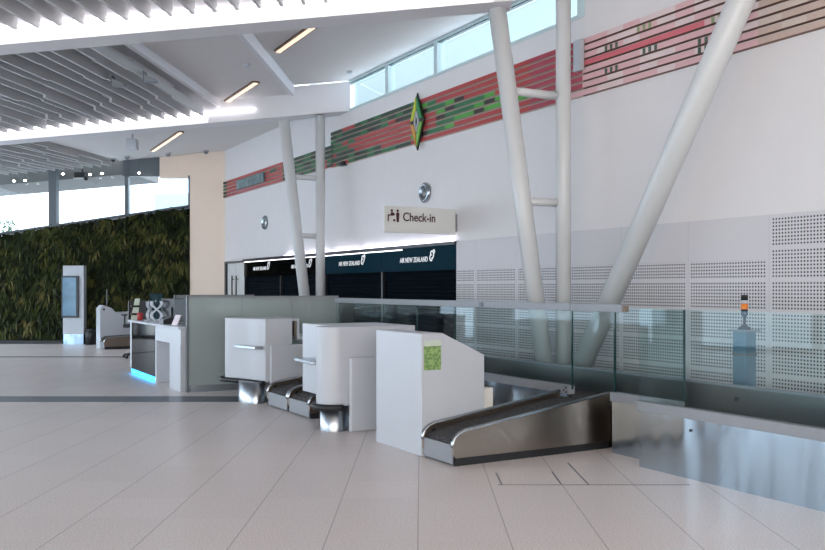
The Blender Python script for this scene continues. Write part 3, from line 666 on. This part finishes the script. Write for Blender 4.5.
# pale card rack with black bands
t = dth('card_rack', 'tall pale leaflet rack with black bands at the left end of the desk', 'leaflet rack', 17.6, 3.72)
obj('panel', MB().prism([(-17.62, 3.66, 1.03), (-17.55, 3.78, 1.03), (-17.55, 3.82, 1.44), (-17.6, 3.74, 1.44)], (-.03, .01, 0)), M['paleg'], t)
for z in (1.12, 1.27): obj('band', MB().box(-17.67, -17.53, 3.66, 3.83, z, z+.04), M['black'], t)
obj('back_stand', MB().box(-17.7, -17.655, 3.63, 3.8, 1.03, 1.40), M['blackm'], t)
tag(obj('cup', MB().lathe((-17.25, 3.76, 1.03), [(.05, 0), (.06, .14)]), M['red'], org=(-17.25, 3.76, 1.03)), 'red cup on the desk beside the leaflet rack', 'cup')
def ribbon_arm(lab, s, tt, sc, fl):
    o = dth('phone_holder', lab, 'stand', s, tt)
    obj('foot', MB().lathe((-s, tt, 1.03), [(.1, 0), (.1, .015), (.03, .025)]), M['white'], o)
    p1 = [(-s + fl*.11*math.sin(j/12*PI*1.6+.2), tt + .11*math.sin(j/12*PI*1.6+.2)*.6, 1.05+.36*sc*j/12) for j in range(13)]
    p2 = [(-s - fl*.11*math.sin(j/12*PI*1.6+.2), tt - .11*math.sin(j/12*PI*1.6+.2)*.6, 1.05+.36*sc*j/12) for j in range(13)]
    obj('curved_arm', MB().ribbon(p1, (.02, .02, 0), .012), M['white'], o); obj('curved_arm', MB().ribbon(p2, (.02, .02, 0), .012), M['white'], o)
    obj('cradle', MB().box(-s-.06, -s+.06, tt-.02, tt+.02, 1.04+.35*sc, 1.08+.35*sc), M['blackm'], o)
ribbon_arm('tall white twisted stand on the service desk, nearer the monitors', 16.1, 3.8, 1.0, 1)
ribbon_arm('shorter white twisted stand on the service desk, nearer the red cup', 16.72, 3.82, .95, -1)
def monitor(lab, s, tt, rot):
    o = thing('monitor', lab, 'monitor', (-s, tt, 1.03), group='monitors on the service desk')
    obj('screen', MB().box(-s-.26, -s+.26, tt-.015, tt+.015, 1.12, 1.46), M['blackm'], o, bevel=.008)
    obj('display', MB().box(-s-.24, -s+.24, tt+.0155, tt+.018, 1.14, 1.44), M['screen'], o)
    obj('neck', MB().box(-s-.03, -s+.03, tt-.04, tt-.015, 1.04, 1.3), M['blackm'], o); obj('foot', MB().box(-s-.12, -s+.12, tt-.1, tt+.08, 1.03, 1.045), M['blackm'], o)
    o.rotation_euler = (0, 0, -PI/3+rot)
monitor('black monitor on the desk right behind the taller twisted stand', 15.9, 4.02, .5)
monitor('black monitor at the right end of the desk by the grey screen', 15.0, 4.04, .6)
t = dth('desk_terminal', 'low black terminal box in front of the monitors', 'terminal', 15.2, 3.8)
obj('case', MB().prism([(-15.4, 3.68, 1.03), (-15.4, 3.86, 1.03), (-15.4, 3.86, 1.16), (-15.4, 3.68, 1.1)], (.28, 0, 0)), M['blackm'], t)
obj('keys', MB().prism([(-15.37, 3.69, 1.104), (-15.37, 3.83, 1.146), (-15.37, 3.83, 1.15), (-15.37, 3.69, 1.108)], (.22, 0, 0)), M['alu'], t)
tag(obj('leaflet', MB().prism([(-14.75, 3.72, 1.032), (-14.55, 3.76, 1.032), (-14.6, 3.84, 1.2), (-14.78, 3.8, 1.2)], (.0, .012, 0)), mat('white card', (230, 218, 222), .5), org=(-14.66, 3.77, 1.03)), 'white card leaning in front of the right-hand monitor', 'card')
# office chair behind the desk's far end
cx, cy = -6.7, 20.7
t = thing('office_chair', 'black high office chair partly hidden by the far end of the desk', 'chair', (cx, cy, 0), 'w')
for k in range(5):
    a = k*2*PI/5+.5; e = (cx+.3*math.cos(a), cy+.3*math.sin(a))
    l = obj('base_arm', MB().tube((cx, cy, .12), (*e, .08), .028, .02, n=10), M['black'], t)
    obj('caster', MB().ball((*e, .04), .04), M['black'], l)
obj('gas_lift', MB().tube((cx, cy, .1), (cx, cy, .72), .028), M['blackm'], t)
obj('seat', MB().box(cx-.24, cx+.24, cy-.24, cy+.24, .72, .8), M['black'], t, bevel=.03)
obj('backrest', MB().prism([(cx-.2, cy+.2, .86), (cx+.2, cy+.2, .86), (cx+.17, cy+.26, 1.36), (cx-.17, cy+.26, 1.36)], (0, .05, 0)), M['black'], t, bevel=.02)
obj('back_spine', MB().box(cx-.03, cx+.03, cy+.2, cy+.27, .74, 1.0), M['blackm'], t)
for sx in (-1, 1):
    obj('armrest', MB().box(cx+sx*.27-.03, cx+sx*.27+.03, cy-.15, cy+.12, 1.0, 1.03).box(cx+sx*.27-.015, cx+sx*.27+.015, cy-.02, cy+.02, .76, 1.0).box(min(cx+sx*.2, cx+sx*.285), max(cx+sx*.2, cx+sx*.285), cy-.02, cy+.02, .755, .78), M['blackm'], t)

# ------------------------------------------------------------------ info kiosk and small bin by the plant wall
KX0, KX1, KY = -10.44, -9.83, 25.65
t = thing('info_kiosk', 'tall white information totem with a dark screen before the plant wall', 'kiosk', ((KX0+KX1)/2, KY, 0), 'w')
obj('body', MB().box(KX0, KX1, KY, KY+.22, .3, 2.3), M['white'], t, bevel=.01)
obj('plinth', MB().box(KX0+.01, KX1-.01, KY+.01, KY+.2, 0, .3), M['steel'], t)
sc = obj('screen_bezel', MB().box(KX0-.02, KX1-.14, KY-.06, KY, .78, 2.0), M['blackm'], t)
obj('display', MB().box(KX0+.02, KX1-.2, KY-.066, KY-.06, .84, 1.95), M['screen'], sc)
t = thing('waste_bin', 'small dark round bin on the floor just right of the totem', 'bin', (-9.6, 25.6, 0), 'w')
obj('drum', MB().lathe((-9.6, 25.6, 0), [(.14, 0), (.16, .35), (.13, .4)]), M['black'], t); obj('lid', MB().lathe((-9.6, 25.6, .4), [(.13, 0), (.1, .05), (.03, .07)]), M['blackm'], t)

# ------------------------------------------------------------------ ceiling lights and fittings
def strip_light(lab, px, py, off, px2, py2):
    def hit(x, y):                                 # where the sight line of that fitting meets its ceiling plane
        ux, uz = (x-421)/880, -(y-288)/880
        Y = (4.58 + off - 1.646)/(uz - .0866*ux - .05); return Vector((ux*Y, Y, 0))
    a, b = hit(px, py), hit(px2, py2); a.z = zc(a.x, a.y, off); b.z = zc(b.x, b.y, off)
    c = (a+b)/2; L = (b-a).length; d = (b-a).normalized()
    n = Vector((-d.y, d.x, 0)).normalized()
    o = thing('ceiling_light', lab, 'ceiling light', tuple(c), 'w')
    q = lambda v, z: (v.x, v.y, v.z+z)
    obj('housing', MB().prism([q(a-n*.075, -.035), q(a+n*.075, -.035), q(b+n*.075, -.035), q(b-n*.075, -.035)], (0, 0, .034)), M['bronze'], o)
    obj('diffuser', MB().prism([q(a-n*.04, -.05), q(a+n*.04, -.05), q(b+n*.04, -.05), q(b-n*.04, -.05)], (0, 0, .015)), M['warm'], o)
strip_light('slim ceiling light nearest the clerestory windows', 278, 50, .65, 313, 25)
strip_light('slim ceiling light in the middle white ceiling panel', 226, 101, .47, 256, 81)
strip_light('slim ceiling light beyond the farther beam', 153, 150, .33, 181, 131)
X, Y = -8.1, 24.5
t = thing('ceiling_speaker', 'white cube speaker hanging below the far ceiling', 'speaker', (X, Y, 5.2), 'w')
def hit(x, y, off):
    ux, uz = (x-421)/880, -(y-288)/880; Y = (4.58+off-1.646)/(uz-.0866*ux-.05); return ux*Y, Y
X, Y = -6.95, 21.2; z = 5.1
bpy.data.objects.remove(t)
t = thing('ceiling_speaker', 'white cube speaker hanging below the far ceiling', 'speaker', (X, Y, z), 'w')
obj('case', MB().box(X-.12, X+.12, Y-.12, Y+.12, z-.12, z+.12), M['white'], t, bevel=.01)
obj('stem', MB().tube((X, Y, z+.12), (X, Y, zc(X, Y, .33)), .02), M['white'], t)
for px, py, lab in ((118, 84, 'grey wedge sensor under the middle baffles, farther from the ceiling strip'), (150, 80, 'grey wedge sensor under the middle baffles, nearer the white ceiling strip')):
    X, Y = hit(px, py, .12); z = zc(X, Y, .12)
    o = thing('ceiling_sensor', lab, 'sensor', (X, Y, z), 'w', 'wedge sensors under the baffles')
    obj('case', MB().prism([(X-.07, Y-.1, z+.07), (X+.12, Y-.1, z-.01), (X+.12, Y-.1, z-.05), (X-.07, Y-.1, z-.05)], (0, .14, 0)), M['alu'], o)
    obj('bracket', MB().box(X-.085, X-.07, Y-.1, Y+.08, z-.05, z+.13), M['frame'], o)
for px, py, lab in ((247, 64, 'small white smoke detector in the middle ceiling panel'), (350, 71, 'small white smoke detector near the clerestory windows')):
    off = .47 if px < 280 else .65
    X, Y = hit(px, py, off); z = zc(X, Y, off)
    tag(obj('smoke_detector', MB().lathe((X, Y, z-.05), [(.04, 0), (.06, .02), (.06, .05)]), M['white'], org=(X, Y, z), fr='w'), lab, 'smoke detector')
for px, py, lab in ((113, 160, 'small dome camera at the edge of the far baffles'), (127, 156, 'small dome camera left of the white wall head'), (168, 153, 'small dome camera on the ceiling above the far pier window'), (206, 152, 'small dome camera on the ceiling next to the corner')):
    X, Y = hit(px, py, .33); Y = min(Y, 25.6); X = (px-421)/880*Y; z = zc(X, Y, .33)
    t = thing('dome_camera', lab, 'camera', (X, Y, z), 'w')
    obj('mount', MB().lathe((X, Y, z-.04), [(.08, 0), (.08, .05)]), M['white'], t); obj('dome', MB().ball((X, Y, z-.05), .06), M['blackm'] if px < 120 else M['alu'], t)
X, Y, z = -10.0, 26.0, 4.95
t = thing('projector', 'dark camera unit hanging in front of the plant wall windows', 'camera', (X, Y, z), 'w')
obj('case', MB().box(X-.2, X+.1, Y-.12, Y+.1, z-.06, z+.1), M['blackm'], t); obj('lens', MB().ball((X+.14, Y-.1, z-.08), .07), M['blackm'], t)
obj('stem', MB().tube((X, Y, z+.1), (X, Y, zc(X, Y, .45)), .02), M['blackm'], t)

# ------------------------------------------------------------------ outside: canopy with downlights, building, shrub
cz = lambda X, Y: 4.78 + (X+12.58)*.085 + (Y-FY)*.02
CAN = tag(obj('entrance_canopy', MB().prism([(-20, 26.7, cz(-20, 26.7)), (-8.8, 26.7, cz(-8.8, 26.7)), (-8.8, 29.5, cz(-8.8, 29.5)), (-20, 29.5, cz(-20, 29.5))], (0, 0, 1.6)), M['canopy'], org=(-12, 27, 4.6), fr='w'), 'sloping canopy outside the windows over the plant wall', 'canopy')
for px, py in ((14, 181), (25, 180.5), (27, 165), (63, 174), (90, 174.5), (102, 173.5), (139, 173)):
    Y = 25.9; X = (px-421)/880*Y; z = 1.646-(py-288)/880*Y
    o = thing('spot_light', 'small round spot lamp hung on a thin stem before the high far windows', 'spot light', (X, Y, z), 'w', 'spot lamps before the far windows')
    obj('lamp', MB().ball((X, Y, z), .045, (1, .6, .7)), M['spot'], o); obj('stem', MB().tube((X, Y, z+.04), (X, Y, zc(X, Y, .3)), .008, n=6), M['frame'], o)
mb = MB().prism([(-26, 8.45, 6.45), (-26, 15, 7.6), (-26, 15, 7.8), (-26, 8.45, 6.65)], (24, 0, 0))
tag(obj('roof_overhang', mb, mat('overhang lining', (134, 146, 146), .7), org=(-14, 8.45, 6.45)), 'pale roof overhang outside, seen up through the clerestory windows', 'roof')
t = thing('outside_building', 'pale blue clad building outside the far right window', 'building', (-9, 40, 0), 'w')
obj('wall', MB().prism([(-12.1, 40, 0), (-2, 40, 0), (-2, 40, 6.4), (-12.1, 40, 5.9)], (0, 4, 0)), M['facade'], t)
obj('gutter', MB().prism([(-12.2, 39.85, 4.55), (-2, 39.85, 5.95), (-2, 39.85, 6.05), (-12.2, 39.85, 4.7)], (0, .1, 0)), M['frame'], t)
sh = MB()
for k in range(60):
    a = random.uniform(0, 2*PI); r = random.uniform(.05, .5); zz = random.uniform(3.6, 4.5)
    p = Vector((-17.8+r*math.cos(a)*.8, 38+r*math.sin(a), zz)); dd = Vector((random.uniform(-.12, .12), 0, random.uniform(.04, .14)))
    sh.b.faces.new([sh.b.verts.new(p), sh.b.verts.new(p+dd), sh.b.verts.new(p+dd*1.5+Vector((.04, .02, 0))), sh.b.verts.new(p+Vector((.08, .02, 0)))])
t = thing('shrub', 'distant twiggy tree top outside the left window', 'tree', (-17.8, 38, 0), 'w')
obj('foliage', sh, mat('far leaves', (70, 96, 76), .7), t)
obj('trunk', MB().tube((-17.8, 38, 0), (-17.8, 38, 4.3), .12, .02), mat('bark', (92, 84, 76), .8), t)

# ------------------------------------------------------------------ the living wall's plants
lf = MB(); cols = []
pal = [(24, 32, 14), (34, 44, 18), (46, 56, 24), (60, 68, 30), (84, 84, 42), (18, 26, 12), (40, 48, 22), (104, 98, 56)]
Xc = -14.0
for k in range(3000):
    X = random.uniform(-13.6, -6.9); Z = random.uniform(.24, cap(X)-.02)
    big = random.random(); n = 9 if big < .6 else 13; L0 = .13 if big < .6 else .26
    patch = math.sin(X*2.1+1.3*math.sin(Z*2))+math.cos(Z*2.7+X)
    ci = int(min(7, max(0, random.gauss(2.9 + patch*1.1, 1.9)))); base = lin(pal[ci])
    for j in range(n):
        a = random.uniform(-PI, PI) if big < .6 else random.uniform(-PI*.95, -.05*PI)
        L = L0*random.uniform(.6, 1.3); w = L*random.uniform(.1, .22)
        d = Vector((math.cos(a), -random.uniform(.2, .9), math.sin(a))).normalized()
        p = Vector((X, FY-.06-random.uniform(0, .12), Z)); mid = p + d*L*.55 + Vector((0, 0, .03)); tip = p + d*L + Vector((0, -.02, -L*.35))
        sd = d.cross(Vector((0, 1, .2))).normalized()*w
        V = [lf.b.verts.new(v) for v in (p, mid-sd, tip, mid+sd)]; lf.b.faces.new(V)
        for v in V: v.co.x = min(v.co.x, -6.86 - .25*max(0, -6.86-v.co.x) if v.co.x > -6.86 else v.co.x)
        g = random.uniform(.7, 1.35); cols.append(tuple(min(1, v*g) for v in base))
o = obj('living_wall_plants', lf, M['leaf'], org=(-10, FY-.1, 0), fr='w', colors=cols, fix=False)
o['kind'] = 'stuff'; tag(o, 'dense green grassy plants covering the far wall below the windows', 'plants')
tag(obj('planter_trough', MB().box(-14, -6.86, FY-.42, FY-.2, 0, .1), M['black'], org=(-10, FY-.3, 0), fr='w'), 'low black trough along the foot of the plant wall', 'planter')

# floor hatch near the nearest conveyor
hm = MB()
def fl(px, py, qx, qy, w=.006):
    def g(x, y): D = 880*1.646/(y-288); return Vector(((x-421)*D/880, D, .0006))
    a, b = g(px, py), g(qx, qy); n = (b-a).cross(Vector((0, 0, 1))).normalized()*w
    hm.prism([a-n, b-n, b+n, a+n], (0, 0, .002))
for a in ((496, 473, 502, 485), (552, 472, 561, 484), (568, 463, 589, 485), (498, 485, 690, 485)): fl(*a)
struct('trim_6', hm, M['strip'], fr='w')
